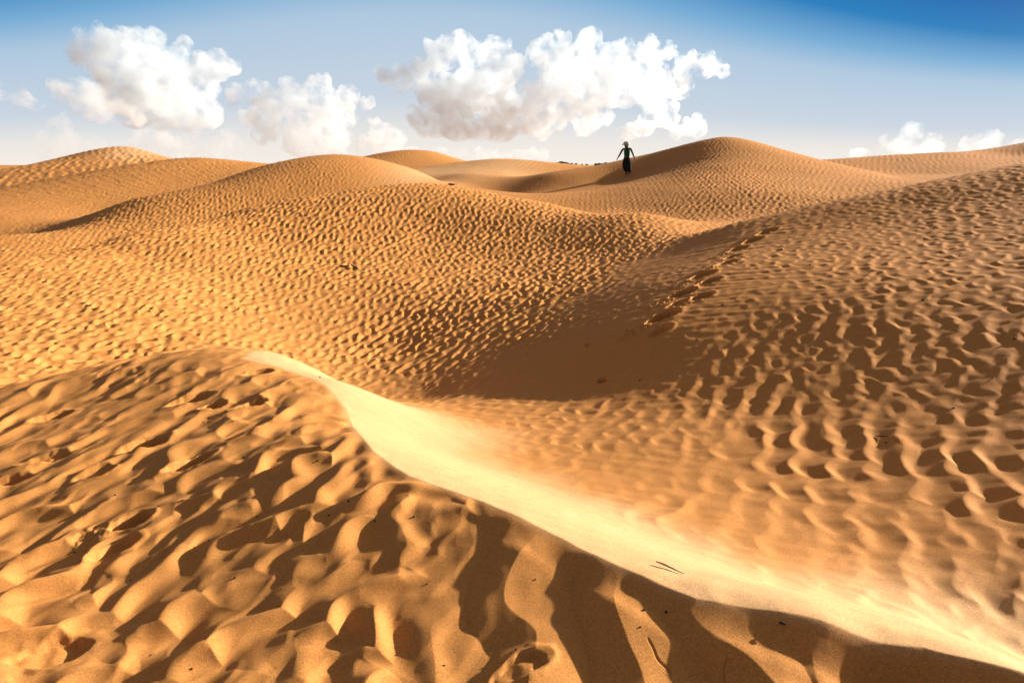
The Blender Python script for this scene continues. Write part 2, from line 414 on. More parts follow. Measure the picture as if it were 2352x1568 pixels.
def groove(pix, width, depth, wob=.01, lip=0.0):
    line = smooth_line([pix_ground(u, v) for u, v in pix], 60)
    m = line.mean(0); rad = np.hypot(*(line - m).T).max() + .5
    w_ = window(m[0], m[1], rad)
    nn = wob * noise2(X[w_] / (wob * 6 + .02), Y[w_] / (wob * 6 + .02), 77)
    dd, sg, al = seg_dist(X[w_] + nn, Y[w_] + nn, line)
    fade = sstep(0, .15, al) * (1 - sstep(.85, 1, al))
    Z[w_] -= depth * fade * (1 - sstep(width * .3, width, dd))
    if lip: Z[w_] += lip * fade * np.exp(-((dd - width * 1.6) / (width * .6)) ** 2)
for pix in ([(1484, 1470), (1510, 1520), (1543, 1566)], [(1672, 1512), (1661, 1545), (1664, 1580)]):
    groove(pix, .005, .006)
groove([(262, 341), (271, 352), (290, 363), (312, 375), (335, 384)], .4, .05, .02, .02)
groove([(272, 340), (281, 351), (300, 361), (322, 372), (345, 381)], .4, .05, .02, .02)

# ------------------------------------------------------------------ one sand material
def new_mat(name):
    m = bpy.data.materials.new(name); m.use_nodes = True
    return m, m.node_tree, m.node_tree.nodes["Principled BSDF"]
sand, nt, b = new_mat("sand")
def NN(nt, kind, **kw):
    n = nt.nodes.new(kind)
    for k_, v_ in kw.items(): setattr(n, k_, v_)
    return n
geo = NN(nt, "ShaderNodeNewGeometry")
def noise_node(scale, detail=2, rough=.5):
    n = NN(nt, "ShaderNodeTexNoise"); n.inputs["Scale"].default_value = scale; n.inputs["Detail"].default_value = detail; n.inputs["Roughness"].default_value = rough
    nt.links.new(geo.outputs["Position"], n.inputs["Vector"]); return n
tint = NN(nt, "ShaderNodeMix", data_type='RGBA'); big = noise_node(.9, 3)
tint.inputs[6].default_value = (.55, .236, .064, 1); tint.inputs[7].default_value = (.50, .216, .060, 1)
nt.links.new(big.outputs[0], tint.inputs[0])
grain = noise_node(330, 2, .7); gr = NN(nt, "ShaderNodeMapRange"); nt.links.new(grain.outputs[0], gr.inputs[0])
gr.inputs[1].default_value = .28; gr.inputs[2].default_value = .72; gr.inputs[3].default_value = .62; gr.inputs[4].default_value = 1.34
spk = noise_node(95, 3, .75); sk = NN(nt, "ShaderNodeMapRange"); nt.links.new(spk.outputs[0], sk.inputs[0])
sk.inputs[1].default_value = .3; sk.inputs[2].default_value = .7; sk.inputs[3].default_value = .80; sk.inputs[4].default_value = 1.18
mu = NN(nt, "ShaderNodeMath", operation='MULTIPLY'); nt.links.new(gr.outputs[0], mu.inputs[0]); nt.links.new(sk.outputs[0], mu.inputs[1])
sc_ = NN(nt, "ShaderNodeVectorMath", operation='SCALE'); pale = NN(nt, "ShaderNodeMix", data_type='RGBA'); att = NN(nt, "ShaderNodeAttribute"); att.attribute_name = "sunlit_tint"
nt.links.new(att.outputs["Fac"], pale.inputs[0]); nt.links.new(tint.outputs[2], pale.inputs[6]); pale.inputs[7].default_value = (.61, .36, .175, 1)  # paler colour paints in the strong sunlight where the mask is set
nt.links.new(pale.outputs[2], sc_.inputs[0]); nt.links.new(mu.outputs[0], sc_.inputs[3])
nt.links.new(sc_.outputs[0], b.inputs["Base Color"])
b.inputs["Roughness"].default_value = .85; b.inputs["Specular IOR Level"].default_value = .12
bump = NN(nt, "ShaderNodeBump"); bump.inputs["Strength"].default_value = .75; bump.inputs["Distance"].default_value = .0022
bn = noise_node(210, 4, .7); nt.links.new(bn.outputs[0], bump.inputs["Height"]); nt.links.new(bump.outputs[0], b.inputs["Normal"])

# ------------------------------------------------------------------ each dune its own piece of the ground, divided along the hollows between them
def curve_r(pts, left=None, right=None):
    """distance of a dividing line for every azimuth; outside its reach: left / right value (None = keep going)"""
    a, r = [], []
    for u, v, val in pts:
        if val is None:
            x, y = pix_ground(u, v); a.append(math.atan2(x, y)); r.append(math.hypot(x, y))
        else:
            a.append(sky_angle(u, v)[0]); r.append(val)
    out = np.exp(np.interp(AZ, a, np.log(r)))
    if left is not None: out = np.where(AZ < a[0], left, out)
    if right is not None: out = np.where(AZ > a[-1], right, out)
    return out
BND = [
 ("rippled foreground dune with a smooth sunlit side and a curving crest", curve_r([(0, 930, 8.4), (490, 857, 9.1), (760, 906, 8.7), (975, 916, 8.3), (1130, 938, None), (1230, 985, None), (1420, 1070, None), (1640, 1170, None), (1850, 1270, None), (2150, 1400, None), (2352, 1500, None)])),
 ("brown shaded dune flank carrying a line of footprints", curve_r([(975, 918, 8.7), (1080, 868, 9.0), (1250, 742, 10.6), (1500, 605, 12.8), (1600, 552, 14.0), (1690, 540, 17.2), (1900, 490, 18.0), (2120, 455, 19.5), (2352, 412, 24)], left=0)),
 ("broad pitted dune in the middle, its lower flank in shadow", curve_r([(0, 640, 20.5), (300, 572, 23.0), (600, 500, 26.5), (800, 468, 27.5), (980, 458, 28.0), (1110, 465, 26.0), (1250, 487, 24.2), (1480, 512, 21.0), (1690, 540, 17.2)], right=0)),
 ("smooth dune behind the pitted dune, throwing shadow to its left", curve_r([(0, 575, 30.0), (300, 492, 36.0), (560, 425, 41.5), (740, 392, 45.0), (850, 400, 45.0), (1060, 420, 41.0)], right=0)),
 ("peaked dune on which the walker stands", curve_r([(1065, 455, 30), (1110, 455, 36.0), (1270, 418, 45.0), (1400, 397, 50.0), (1530, 368, 48.0), (1660, 350, 49.0), (1800, 375, 48.0), (1900, 398, 46.0), (2120, 440, 42.0), (2352, 420, 44)], left=0)),
 ("yellow dune with a dark band of shadow at its foot", curve_r([(0, 450, 60.0), (200, 420, 66.0), (450, 388, 70.0), (700, 392, 66.0), (745, 392, 46)], right=0)),
 ("pale sunlit dune behind the foot of the peaked dune", curve_r([(900, 398, 50), (955, 398, 65.0), (1150, 385, 70.0), (1270, 392, 68.0), (1345, 392, 55)], left=0, right=0)),
 ("farthest dune with two wheel tracks below its sharp crest", curve_r([(-120, 440, 110.0), (0, 410, 115.0), (300, 378, 120.0), (470, 392, 118.0), (520, 392, 75)], right=0)),
 ("low rounded dune on the horizon under the middle clouds", curve_r([(690, 390, 70), (835, 388, 105.0), (950, 378, 108.0), (1075, 390, 105.0), (1090, 390, 72)], left=0, right=0)),
 ("dark shaded dune on the horizon beyond the peaked dune", curve_r([(1850, 390, 55), (1890, 388, 105.0), (2200, 378, 105.0), (2352, 380, 110.0)], left=0)),
]
rid = np.full((nr - 1, na - 1), len(BND), dtype=np.int16)
rm = np.exp((LR[:-1] + LR[1:]) / 2)[:, None]
for k_ in range(len(BND) - 1, -1, -1):
    bd = (BND[k_][1][:-1] + BND[k_][1][1:]) / 2
    rid = np.where(rm < bd[None, :], k_, rid)
# sunlight painted as paler sand along the slope beyond the crest and far faces
LIT_TINT = np.zeros(Z.shape, np.float32)
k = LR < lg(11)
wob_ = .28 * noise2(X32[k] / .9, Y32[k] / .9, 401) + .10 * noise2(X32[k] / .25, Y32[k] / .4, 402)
LIT_TINT[k] = (sstep(.05, -.03, SB[k]) * (1 - sstep(.8, 1.6, -SB[k] + wob_)) * (1 - sstep(6.5, 9, RR[k]))).astype(np.float32)
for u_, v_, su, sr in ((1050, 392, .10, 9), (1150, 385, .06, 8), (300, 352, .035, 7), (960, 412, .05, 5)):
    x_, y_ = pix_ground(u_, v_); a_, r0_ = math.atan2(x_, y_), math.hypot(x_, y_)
    LIT_TINT = np.maximum(LIT_TINT, .7 * np.exp(-((A2 - a_) / su) ** 2 - ((RR - r0_) / sr) ** 2).astype(np.float32))
LIT_TINT = LIT_TINT.ravel()
# azimuth-limited pieces must not swallow what lies in front of them: nearer pieces were written last
co = np.stack([X, Y, Z], -1).astype(np.float32)
tu = np.empty_like(co); tv = np.empty_like(co)
tu[1:-1] = co[2:] - co[:-2]; tu[0] = co[1] - co[0]; tu[-1] = co[-1] - co[-2]
tv[:, 1:-1] = co[:, 2:] - co[:, :-2]; tv[:, 0] = co[:, 1] - co[:, 0]; tv[:, -1] = co[:, -1] - co[:, -2]
nrm = np.cross(tv, tu); nrm /= np.linalg.norm(nrm, axis=-1, keepdims=True) + 1e-12
co = co.reshape(-1, 3); nrm = nrm.reshape(-1, 3)
idx = np.arange(nr * na, dtype=np.int32).reshape(nr, na)
quads = np.stack([idx[:-1, :-1], idx[:-1, 1:], idx[1:, 1:], idx[1:, :-1]], -1).reshape(-1, 4)
rid = rid.ravel()
def mesh_from(name, co, quads, mat, normals=None):
    me = bpy.data.meshes.new(name)
    me.vertices.add(len(co)); me.vertices.foreach_set("co", co.ravel())
    me.loops.add(quads.size); me.loops.foreach_set("vertex_index", quads.ravel().astype(np.int32))
    me.polygons.add(len(quads)); me.polygons.foreach_set("loop_start", np.arange(0, quads.size, 4, dtype=np.int32))
    me.polygons.foreach_set("loop_total", np.full(len(quads), 4, dtype=np.int32))
    me.update(calc_edges=True); me.polygons.foreach_set("use_smooth", np.ones(len(quads), dtype=bool))
    me.materials.append(mat)
    o = bpy.data.objects.new(name, me); COL.objects.link(o)
    return o
for k_ in range(len(BND) + 1):
    qs = quads[rid == k_]
    if not len(qs): continue
    used = np.zeros(len(co), dtype=bool); used[qs.ravel()] = True
    remap = np.cumsum(used).astype(np.int32) - 1
    o = mesh_from("sand_dune" if k_ < len(BND) else "desert_plain", co[used], remap[qs], sand)
    at_ = o.data.attributes.new("sunlit_tint", 'FLOAT', 'POINT'); at_.data.foreach_set("value", LIT_TINT[used])
    o["kind"] = "structure"
    o["label"] = BND[k_][0] if k_ < len(BND) else "flat sandy plain reaching the horizon, dotted with shrubs"
    o["category"] = "dune" if k_ < len(BND) else "plain"

#
def ground_z(x, y):
    i = np.clip(np.searchsorted(LR, lg(math.hypot(x, y))), 1, nr - 1); j = np.clip(np.searchsorted(AZ, math.atan2(x, y)), 1, na - 1)
    fi = (lg(math.hypot(x, y)) - LR[i - 1]) / (LR[i] - LR[i - 1]); fj = (math.atan2(x, y) - AZ[j - 1]) / (AZ[j] - AZ[j - 1])
    return float(Z[i - 1, j - 1] * (1 - fi) * (1 - fj) + Z[i, j - 1] * fi * (1 - fj) + Z[i - 1, j] * (1 - fi) * fj + Z[i, j] * fi * fj)

# ------------------------------------------------------------------ sky and sun
SKYGAIN = 3.7
scn.view_settings.view_transform = 'Standard'; scn.view_settings.look = 'None'
scn.view_settings.exposure = 1.45
w = bpy.data.worlds.new("World"); scn.world = w; w.use_nodes = True
nt = w.node_tree; bg = nt.nodes["Background"]
sky = nt.nodes.new("ShaderNodeTexSky"); sky.sky_type = 'NISHITA'; sky.sun_disc = False
sky.sun_elevation = SUN_EL; sky.sun_rotation = SUN_AZ
sky.dust_density = 2.0; sky.air_density = 1.0; sky.ozone_density = 1.5
def N(kind, **kw):
    n = nt.nodes.new(kind)
    for k_, v_ in kw.items(): setattr(n, k_, v_)
    return n
tc = N("ShaderNodeTexCoord")
sep = N("ShaderNodeSeparateXYZ"); nt.links.new(tc.outputs["Generated"], sep.inputs[0])
# how deep the blue is: climbs with height and towards the east
m0 = N("ShaderNodeMath", operation='ADD'); nt.links.new(sep.outputs[0], m0.inputs[0]); m0.inputs[1].default_value = .1
m1 = N("ShaderNodeMath", operation='MULTIPLY'); nt.links.new(m0.outputs[0], m1.inputs[0]); nt.links.new(m0.outputs[0], m1.inputs[1])
mx = N("ShaderNodeMath", operation='MULTIPLY_ADD'); nt.links.new(m1.outputs[0], mx.inputs[0]); mx.inputs[1].default_value = 2.2; mx.inputs[2].default_value = .8
m2 = N("ShaderNodeMath", operation='MULTIPLY'); nt.links.new(sep.outputs[2], m2.inputs[0]); nt.links.new(mx.outputs[0], m2.inputs[1])
ramp = N("ShaderNodeValToRGB"); nt.links.new(m2.outputs[0], ramp.inputs[0])
els = ramp.color_ramp.elements
stops = [(0.0, (.93, .86, .78)), (.03, (.83, .80, .77)), (.07, (.58, .66, .75)), (.12, (.49, .61, .74)), (.155, (.42, .57, .73)), (.195, (.18, .41, .66)), (.245, (.01, .20, .50)), (.30, (.0, .13, .42)), (.45, (.10, .18, .30)), (.65, (.22, .205, .19)), (1, (.24, .22, .205))]
els[0].position, els[0].color = stops[0][0], (*stops[0][1], 1)
els[1].position, els[1].color = stops[-1][0], (*stops[-1][1], 1)
for p_, c_ in stops[1:-1]:
    e_ = els.new(p_); e_.color = (*c_, 1)
gain = N("ShaderNodeVectorMath", operation='SCALE'); nt.links.new(ramp.outputs[0], gain.inputs[0]); gain.inputs[3].default_value = SKYGAIN
# the half of the sky away from the sun is dimmer
dim = N("ShaderNodeMapRange"); dim.inputs[1].default_value = -.85; dim.inputs[2].default_value = -.3; dim.inputs[3].default_value = .35 * SKYGAIN; dim.inputs[4].default_value = SKYGAIN
nt.links.new(dim.outputs[0], gain.inputs[3])
mix = N("ShaderNodeMix", data_type='RGBA'); mix.inputs[0].default_value = .95
# the full Nishita aureole round the sun, thinning out away from it
dv = Vector((math.cos(SUN_EL) * math.sin(SUN_AZ), math.cos(SUN_EL) * math.cos(SUN_AZ), math.sin(SUN_EL)))
dot = N("ShaderNodeVectorMath", operation='DOT_PRODUCT'); nt.links.new(tc.outputs["Generated"], dot.inputs[0]); dot.inputs[1].default_value = dv
nt.links.new(dot.outputs["Value"], dim.inputs[0])
dm = N("ShaderNodeMath", operation='MAXIMUM'); nt.links.new(dot.outputs["Value"], dm.inputs[0]); dm.inputs[1].default_value = 0
pw = N("ShaderNodeMath", operation='POWER'); nt.links.new(dm.outputs[0], pw.inputs[0]); pw.inputs[1].default_value = 28
fa = N("ShaderNodeMath", operation='MULTIPLY_ADD'); nt.links.new(pw.outputs[0], fa.inputs[0]); fa.inputs[1].default_value = -.8; fa.inputs[2].default_value = .985
nt.links.new(fa.outputs[0], mix.inputs[0])
nt.links.new(sky.outputs[0], mix.inputs[6]); nt.links.new(gain.outputs[0], mix.inputs[7])
nt.links.new(mix.outputs[2], bg.inputs[0]); bg.inputs[1].default_value = .1
sd = bpy.data.lights.new("sun", 'SUN'); sd.energy = 4.2; sd.angle = R(.9); sd.color = (1, .925, .79)
so = bpy.data.objects.new("sun", sd); COL.objects.link(so)
d = Vector((math.cos(SUN_EL) * math.sin(SUN_AZ), math.cos(SUN_EL) * math.cos(SUN_AZ), math.sin(SUN_EL)))
so.rotation_euler = d.to_track_quat('Z', 'Y').to_euler()

scn.render.engine = 'CYCLES'
scn.cycles.max_bounces = 14
scn.cycles.volume_bounces = 12
scn.cycles.diffuse_bounces = 4
scn.cycles.use_denoising = True

# ------------------------------------------------------------------ things
def tag(o, label, cat, group=None):
    o["label"] = label; o["category"] = cat
    if group: o["group"] = group
    return o
def baked(o):
    """replace an object's modifiers by their result"""
    dg = bpy.context.evaluated_depsgraph_get(); dg.update()
    me = bpy.data.meshes.new_from_object(o.evaluated_get(dg))
    o.modifiers.clear(); old = o.data; o.data = me; me.name = o.name
    for p_ in me.polygons: p_.use_smooth = True
    return o
def link(name, me, mat=None, parent=None):
    o = bpy.data.objects.new(name, me); COL.objects.link(o)
    if mat: me.materials.append(mat)
    if parent: o.parent = parent
    return o
def bm_obj(name, bm, mat=None, parent=None, smooth=True):
    me = bpy.data.meshes.new(name); bm.to_mesh(me); bm.free()
    if smooth:
        for p_ in me.polygons: p_.use_smooth = True
    return link(name, me, mat, parent)

scn.cycles.volume_step_rate = .25
scn.cycles.volume_max_steps = 160
# ------------------------------------------------------------------ clouds: closed bodies of white vapour, kilometres away
tex_a = bpy.data.textures.new("billow", 'CLOUDS'); tex_a.noise_basis = 'IMPROVED_PERLIN'; tex_a.noise_scale = 1; tex_a.noise_depth = 1
def cloud(label, lobes, dist, dens, seed, depth=1.0, voxel=5.0, bulge=1.0, base=None):
    """lobes: (u, v, radius) survey of the billows; each becomes a ball at its real size, staggered in depth"""
    g = random.Random(seed)
    bm = bmesh.new()
    px = dist / F
    for u, v, r in lobes:
        v += .22 * r + 3; r *= .87
        d = Vector(ray(u, v if not base else min(v, base - r * .75))); d.normalize()
        c = Vector((0, 0, EYE)) + d * (dist + g.uniform(-.7, .7) * r * px * depth)
        bmesh.ops.create_icosphere(bm, subdivisions=3, radius=r * .92 * px, matrix=Matrix.Translation(c) @ Matrix.Diagonal((1, 1, .88, 1)))
        zb = EYE + dist * (378 - (base or 9999)) / F * .97
        for k_ in range(int(10 + r * .12)):                  # smaller heads swelling out of the big one
            n_ = Vector((g.gauss(0, 1), g.gauss(-.35, .9), g.gauss(.25, .8))).normalized()
            f = g.uniform(.22, .48); c2 = c + n_ * (r * px * g.uniform(.70, 1.02))
            if base and c2.z - f * r * px < zb: continue
            bmesh.ops.create_icosphere(bm, subdivisions=2, radius=r * f * px, matrix=Matrix.Translation(c2))
    o = bm_obj("cloud", bm)
    m = o.modifiers.new("r", 'REMESH'); m.mode = 'VOXEL'; m.voxel_size = voxel
    baked(o)
    # billows upon billows
    me = o.data
    n = len(me.vertices)
    for sc_, amp in ((150, 30), (70, 24), (32, 17), (15, 11)):
        pco = np.empty(n * 3, np.float32); me.vertices.foreach_get("co", pco); pco = pco.reshape(-1, 3)
        pn = np.empty(n * 3, np.float32); me.vertices.foreach_get("normal", pn); pn = pn.reshape(-1, 3)
        s_ = sc_ * dist / 3000
        a = noise3(pco / s_, seed); b_ = noise3(pco / s_ + 31.7, seed + 1)
        bil = (.45 - np.abs(a) * 1.5) + .35 * b_
        up = np.clip(.55 + .6 * pn[:, 2], .25, 1)            # tops boil, the underside stays smooth
        pco += pn * (bil * up * amp * bulge * dist / 3000)[:, None]
        me.vertices.foreach_set("co", pco.ravel()); me.update()
    m = o.modifiers.new("r", 'REMESH'); m.mode = 'VOXEL'; m.voxel_size = voxel * .8
    baked(o); me = o.data
    mt = bpy.data.materials.new("cloud_vapour"); mt.use_nodes = True
    t = mt.node_tree; t.nodes.remove(t.nodes["Principled BSDF"])
    vol = t.nodes.new("ShaderNodeVolumePrincipled")
    vol.inputs["Color"].default_value = (.90, .955, 1.0, 1); vol.inputs["Density"].default_value = dens; vol.inputs["Anisotropy"].default_value = .35
    # the vapour is uneven: dense heads, thin ragged edges
    gp = t.nodes.new("ShaderNodeNewGeometry")
    nz = t.nodes.new("ShaderNodeTexNoise"); nz.inputs["Scale"].default_value = 3000 / dist / 62; nz.inputs["Detail"].default_value = 5; nz.inputs["Roughness"].default_value = .62
    t.links.new(gp.outputs["Position"], nz.inputs["Vector"])
    mr_ = t.nodes.new("ShaderNodeMapRange"); t.links.new(nz.outputs[0], mr_.inputs[0])
    mr_.inputs[1].default_value = .43; mr_.inputs[2].default_value = .66; mr_.inputs[3].default_value = 0; mr_.inputs[4].default_value = dens * 1.6
    t.links.new(mr_.outputs[0], vol.inputs["Density"])
    t.links.new(vol.outputs[0], t.nodes["Material Output"].inputs["Volume"])
    me.materials.clear(); me.materials.append(mt)
    return tag(o, label, "cloud", "clouds above the dunes")
def noise3(p_, seed):
    g = np.random.default_rng(seed); n = 256
    perm = g.permutation(n).astype(np.int32)
    gv = g.normal(size=(n, 3)).astype(np.float32); gv /= np.linalg.norm(gv, axis=1, keepdims=True)
    pi = np.floor(p_).astype(np.int32); pf = (p_ - pi).astype(np.float32)
    w_ = pf * pf * pf * (pf * (pf * 6 - 15) + 10)
    out = 0
    for i in (0, 1):
        for j in (0, 1):
            for k_ in (0, 1):
                h = perm[(perm[(perm[(pi[:, 0] + i) & 255] + pi[:, 1] + j) & 255] + pi[:, 2] + k_) & 255]
                d = (gv[h] * (pf - np.array([i, j, k_], np.float32))).sum(1)
                wx = w_[:, 0] if i else 1 - w_[:, 0]; wy = w_[:, 1] if j else 1 - w_[:, 1]; wz = w_[:, 2] if k_ else 1 - w_[:, 2]
                out = out + d * wx * wy * wz
    return out * 1.3

cloud("tall heap cloud on the left with an overhanging top and a flat grey base",
      [(330, 108, 50), (262, 122, 46), (200, 118, 34), (392, 140, 46), (440, 165, 44), (495, 150, 34), (526, 150, 20), (330, 170, 75), (400, 215, 75), (310, 225, 62), (430, 245, 62), (360, 250, 50), (478, 262, 34), (235, 140, 40)], 3000, .015, 3, base=292)
cloud("small slanting cloud at the left foot of the tall heap cloud", [(140, 211, 20), (186, 222, 32), (235, 242, 34), (285, 258, 28), (318, 268, 18)], 2450, .015, 5)
cloud("broad flat topped cloud between the tall heap cloud and the largest cloud",
      [(545, 218, 24), (600, 214, 30), (675, 214, 32), (735, 214, 36), (795, 224, 30), (842, 233, 18), (620, 255, 42), (700, 262, 52), (770, 262, 40), (605, 300, 30), (690, 315, 45), (760, 320, 40), (870, 300, 26), (905, 318, 26), (845, 332, 28), (730, 340, 34)], 3300, .011, 7)
cloud("small round puff in front of the broad flat topped cloud", [(568, 272, 17), (588, 276, 15)], 2950, .015, 9)
cloud("ragged little cloud cut off by the left edge of the photo", [(8, 210, 17), (40, 220, 17), (72, 230, 17), (96, 234, 11)], 2300, .015, 11)
cloud("tower shaped cloud standing low over the farthest dune", [(140, 288, 22), (128, 322, 30), (168, 330, 28), (212, 335, 22), (105, 352, 28), (165, 358, 30)], 3600, .005, 13)
cloud("faint low cloud bank under the tall heap cloud", [(325, 310, 18), (372, 310, 24), (430, 320, 26), (400, 342, 26), (462, 346, 14), (530, 310, 14), (545, 345, 16), (350, 345, 22), (500, 340, 22), (300, 340, 16)], 3800, .006, 15)
cloud("largest cloud, double headed with a grey flat base and a wing reaching right",
      [(880, 172, 18), (925, 176, 28), (975, 160, 34), (1018, 122, 38), (1075, 112, 36), (1135, 118, 40), (1172, 150, 36), (1000, 205, 50), (1080, 195, 66), (1150, 215, 66),
       (1240, 120, 36), (1290, 110, 34), (1350, 102, 34), (1420, 122, 36), (1490, 116, 34), (1532, 112, 24), (1300, 175, 66), (1400, 180, 66), (1480, 175, 54), (1250, 235, 62), (1350, 240, 56), (1050, 265, 56), (1150, 270, 56),
       (965, 268, 32), (1000, 285, 32), (1235, 275, 46), (1340, 285, 26), (1100, 285, 34), (1580, 150, 28), (1622, 156, 22), (1658, 158, 16), (1560, 190, 34), (1500, 228, 34), (1476, 285, 30), (1444, 300, 20), (1530, 262, 30), (1590, 286, 24), (1562, 300, 22)], 3000, .015, 17, base=326, depth=1.2)
cloud("long thin cloud band low on the horizon under the largest cloud", [(890 + 21 * k_, 345 + (3 if k_ % 2 else 0) + k_ * .35, 19 - k_ * .25) for k_ in range(18)], 3900, .006, 27, bulge=.35)
cloud("rounded cloud rising behind the dark dune on the right", [(2090, 306, 24), (2060, 332, 26), (2110, 332, 30), (2036, 355, 18), (2130, 352, 26)], 3600, .0035, 19)
cloud("slanting cloud right of the rounded cloud", [(2278, 318, 12), (2252, 330, 16), (2222, 345, 16), (2262, 346, 18)], 3600, .0035, 21)
cloud("small cloud cut off by the right edge of the photo", [(2335, 345, 14), (2356, 350, 16), (2310, 358, 12)], 3600, .0035, 23)
cloud("tiny low puff beside the peaked dune's right slope", [(1970, 357, 12), (1985, 361, 11), (2000, 364, 9)], 3800, .005, 25)

# ------------------------------------------------------------------ materials of the small things
def plain(name, col, rough=.8, var=.25, scale=60.0):
    m, t, b_ = new_mat(name)
    n = t.nodes.new("ShaderNodeTexNoise"); n.inputs["Scale"].default_value = scale; n.inputs["Detail"].default_value = 4
    tcx = t.nodes.new("ShaderNodeTexCoord"); t.links.new(tcx.outputs["Object"], n.inputs["Vector"])
    r2 = t.nodes.new("ShaderNodeMapRange"); t.links.new(n.outputs[0], r2.inputs[0])
    r2.inputs[1].default_value = .25; r2.inputs[2].default_value = .75; r2.inputs[3].default_value = 1 - var; r2.inputs[4].default_value = 1 + var
    v_ = t.nodes.new("ShaderNodeVectorMath"); v_.operation = 'SCALE'; v_.inputs[0].default_value = col
    t.links.new(r2.outputs[0], v_.inputs[3]); t.links.new(v_.outputs[0], b_.inputs["Base Color"])
    b_.inputs["Roughness"].default_value = rough; b_.inputs["Specular IOR Level"].default_value = .2
    return m
M_skin = plain("skin", (.16, .075, .045), .6, .08); M_hair = plain("hair", (.02, .012, .008), .6)
M_top = plain("green_jersey", (.008, .085, .03), .85, .15); M_trs = plain("dark_cotton", (.015, .018, .016), .9, .3)
M_hat = plain("pale_felt", (.46, .45, .38), .9, .12); M_shoe_lit = plain("sunlit_shoe", (.78, .62, .52), .85, .08)  # the shoe's paleness is sunlight put into its colour
M_shoe_shade = plain("shaded_shoe", (.05, .045, .05), .8); M_eye = plain("dark_iris", (.02, .015, .012), .3); M_lip = plain("lips", (.25, .08, .06), .5)  # the other shoe's dark tone is painted shade
M_dark = plain("dark_seed", (.025, .016, .010), .8, .4, 200); M_straw = plain("dry_reed", (.55, .42, .25), .8, .2, 90); M_twig = plain("charred_twig", (.03, .015, .017), .85, .4, 80)
M_leaf = plain("dusty_leaves", (.035, .05, .022), .9, .4, 1.5); M_bark = plain("bark", (.08, .06, .045), .9)

def skin_body(name, verts, edges, mat, parent=None, levels=2, root=0, fat=1.12):
    """verts: (x, y, z, radius[, radius2]) ; one continuous surface grown round the skeleton"""
    me = bpy.data.meshes.new(name); me.from_pydata([v[:3] for v in verts], edges, [])
    o = link(name, me)
    m = o.modifiers.new("skin", 'SKIN'); m.use_smooth_shade = True; m.branch_smoothing = .6
    sv = me.skin_vertices[0].data
    for i, v in enumerate(verts):
        sv[i].radius = (v[3] * fat, (v[4] if len(v) > 4 else v[3]) * fat); sv[i].use_root = (i == root)
    sb = o.modifiers.new("sub", 'SUBSURF'); sb.levels = levels; sb.render_levels = levels
    baked(o); o.data.materials.append(mat)
    if parent: o.parent = parent
    return o

# ------------------------------------------------------------------ the walker
px_, py_ = pix_ground(1438, 404)
walker = bpy.data.objects.new("person", None); COL.objects.link(walker)
tag(walker, "woman in a pale hat, green top and long dark trousers walking on the peaked dune", "person")
V_, E_ = [], []
def chain(start, pts):
    prev = start
    for p_ in pts:
        V_.append(p_); i = len(V_) - 1
        if prev is not None: E_.append((prev, i))
        prev = i
    return prev
pel = chain(None, [(0, 0, .86, .125, .10)])
ch = chain(pel, [(0, .005, 1.0, .105, .085), (-.005, 0, 1.14, .118, .09), (-.01, .005, 1.27, .13, .085), (-.015, .005, 1.345, .085, .065)])
nk = chain(ch, [(-.025, -.01, 1.41, .048), (-.032, -.03, 1.455, .055, .06)])
hd = chain(nk, [(-.038, -.05, 1.51, .076, .088), (-.040, -.048, 1.575, .082, .095), (-.04, -.035, 1.63, .05, .058)])
def hand(w_i, w, fdir, side):
    """palm, four curled fingers of different length and a thumb from the side of the palm"""
    f = Vector(fdir).normalized(); s_ = Vector(side).normalized(); n_ = f.cross(s_).normalized()
    w = Vector(w)
    P_ = w + f * .05
    palm = chain(w_i, [(*P_, .027, .014)])
    for k_, ln in ((-1.5, .060), (-.5, .074), (.5, .078), (1.5, .068)):
        b0 = P_ + f * .035 + s_ * k_ * .0145
        b1 = b0 + f * ln * .5 + n_ * .010; b2 = b1 + f * ln * .42 + n_ * .026
        chain(palm, [(*b0, .0085), (*b1, .008), (*b2, .0065)])
    t0 = w + f * .03 + s_ * .030; t1 = t0 + f * .034 + s_ * .020 + n_ * .008; t2 = t1 + f * .028 + s_ * .004 + n_ * .012
    chain(palm, [(*t0, .010), (*t1, .009), (*t2, .007)])
# arm on the photo's left: swung out and bent
sl = chain(ch, [(-.115, .0, 1.345, .052), (-.175, .0, 1.325, .047)])
wl = chain(sl, [(-.235, .01, 1.21, .039), (-.285, .015, 1.085, .034), (-.335, -.01, .985, .031), (-.375, -.035, .905, .023)])
hand(wl, (-.375, -.035, .905), (-.25, -.25, -.93), (.4, -.9, .15))
sr = chain(ch, [(.095, .0, 1.35, .052), (.155, .0, 1.335, .047)])
wr = chain(sr, [(.205, .015, 1.21, .039), (.25, .03, 1.085, .034), (.295, .02, .97, .031), (.33, .0, .875, .023)])
hand(wr, (.33, .0, .875), (.2, -.15, -.96), (-.35, -.93, .1))
# legs: the photo's right leg leads downhill, the other trails
l1 = chain(pel, [(-.085, .0, .80, .088), (-.06, -.03, .62, .072), (-.035, -.04, .46, .055), (-.01, .06, .32, .052), (.005, .15, .175, .036)])
chain(l1, [(.005, .165, .125, .034), (.003, .10, .085, .036, .026), (0, .03, .075, .028, .018)])
l2 = chain(pel, [(.085, .0, .80, .088), (.095, -.05, .62, .072), (.105, -.085, .46, .056), (.118, -.085, .27, .052), (.13, -.09, .105, .036)])
chain(l2, [(.13, -.075, .05, .036), (.135, -.16, .04, .036, .026), (.14, -.235, .028, .028, .018)])
body = skin_body("body", V_, E_, M_skin, walker, fat=1.25)
